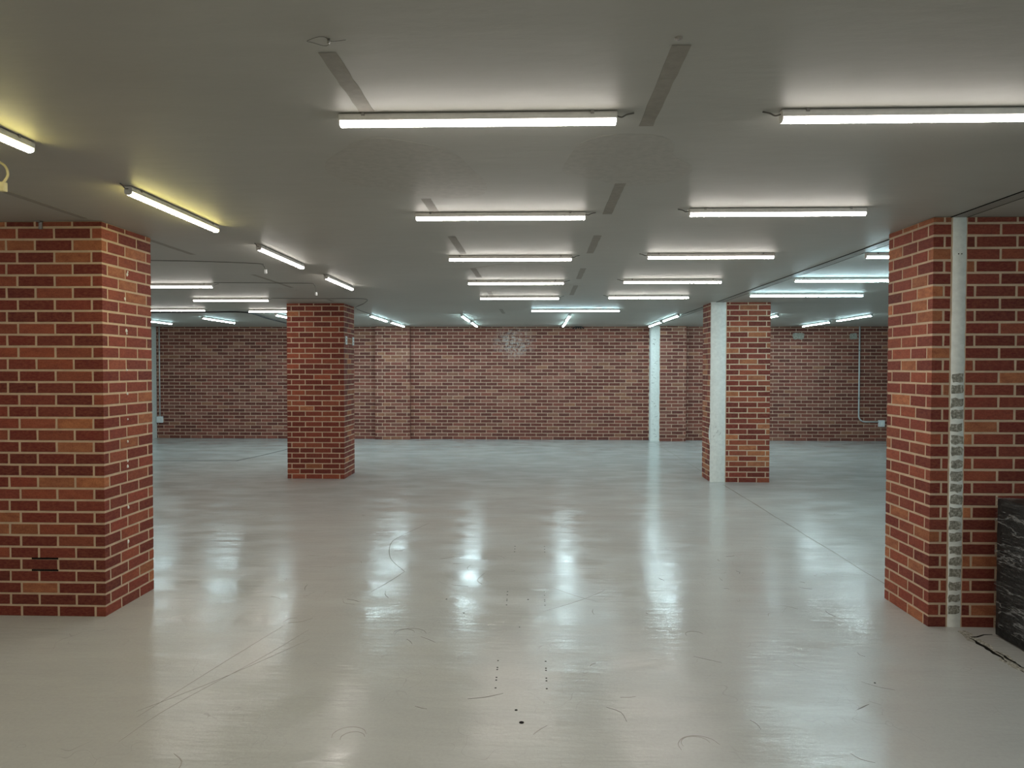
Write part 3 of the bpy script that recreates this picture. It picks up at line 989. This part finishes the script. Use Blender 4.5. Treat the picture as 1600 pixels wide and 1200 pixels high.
def wrapped(name, ex, mat, z0, z1, amp, seed, parent, nx=22, nz=30):
    """Closed box shell with a rumpled surface."""
    b = bmesh.new()
    bmesh.ops.create_cube(b, size=2.0)
    bmesh.ops.subdivide_edges(b, edges=b.edges[:], cuts=nx, use_grid_fill=True)
    q = random.Random(seed)
    W_ = [(q.uniform(4, 26), q.uniform(4, 26), q.uniform(0, 6.28), q.uniform(0.3, 1)) for _ in range(12)]
    for v in b.verts:
        x, y, z = v.co
        px, py, pz = x * (BX + ex), y * (BY + ex), z0 + (z + 1) / 2 * (z1 - z0)
        s = 0.0
        for k, (a, c, p, w) in enumerate(W_):
            u = (px + py) * a + pz * c * (1 if k % 2 else -1) + p
            s += w * (1 - abs(math.sin(u))) ** 3
        s = amp * (s / 3.0 - 0.5)
        n = Vector((round(x, 3) if abs(x) > 0.99 else 0, round(y, 3) if abs(y) > 0.99 else 0, 1 if z > 0.99 else 0))
        if n.length:
            n.normalize()
        v.co = Vector((px, py, pz)) + n * s
    me = bpy.data.meshes.new(name)
    b.to_mesh(me); b.free()
    me.materials.append(mat)
    for p in me.polygons:
        p.use_smooth = True
    return obj(name, me, parent)


wrapped('body', 0.0, M_WRAP, 0.012, BZ, 0.004, 2, wb)
fl = NT('clear stretch film')
pp = fl.coord()
tr = fl.n('ShaderNodeBsdfTransparent')
mx = fl.n('ShaderNodeMixShader')
mp = fl.n('ShaderNodeMapping')
mp.inputs['Rotation'].default_value = (0.75, 0.3, 0.0)
mp.inputs['Scale'].default_value = (1.0, 0.55, 2.6)
fl.l(pp, mp.inputs[0])
rid = fl.noise(mp.outputs[0], 5.0, 4, 0.55)
rid = fl.g(fl.math('ABSOLUTE', fl.math('SUBTRACT', rid, 0.5)), 0.0, 0.02, 1.0, 0.0)
rid2 = fl.noise(fl.mapping(pp, (1, 0.4, 6)), 9, 4, 0.55)
rid2 = fl.g(fl.math('ABSOLUTE', fl.math('SUBTRACT', rid2, 0.5)), 0.0, 0.018, 1.0, 0.0)
fac = fl.math('ADD', fl.math('MULTIPLY', rid, 0.45), fl.math('ADD', fl.math('MULTIPLY', rid2, 0.22), 0.03))  # wrinkle highlights painted as pale streaks into the clear film
fl.l(fac, mx.inputs[0])
fl.l(tr.outputs[0], mx.inputs[1])
fl.l(fl.bs.outputs[0], mx.inputs[2])
fl.l(mx.outputs[0], fl.out.inputs[0])
fl.bump(fl.noise(pp, 24, 5, 0.7), 0.6, 0.01)
M_FILM = fl.set(col=srgb(176, 178, 180), rough=0.2, spec=0.7)
wrapped('stretch_film', 0.006, M_FILM, 0.06, BZ + 0.006, 0.012, 8, wb)
for sx in (-1, 1):
    for sy in (-1, 1):
        box('foot', sx * 0.29 - 0.025, sx * 0.29 + 0.025, sy * 0.33 - 0.025, sy * 0.33 + 0.025, 0, 0.016, M_BLACK, wb)

tl = thing('cable_tuft', 'small black tuft of cut cable at the top of the far wall', 'cable', (0.94, YP, H))
for k in range(5):
    a = -0.5 + 0.25 * k
    tube('cable_end', smooth_path([(0.02 * k - 0.04, -0.006, -0.002), (0.02 * k - 0.04 + 0.05 * a, -0.03, -0.012), (0.02 * k - 0.04 + 0.16 * a, -0.035, -0.045 - 0.015 * (k % 2))], 4), 0.011, M_BLACK, tl, 6)
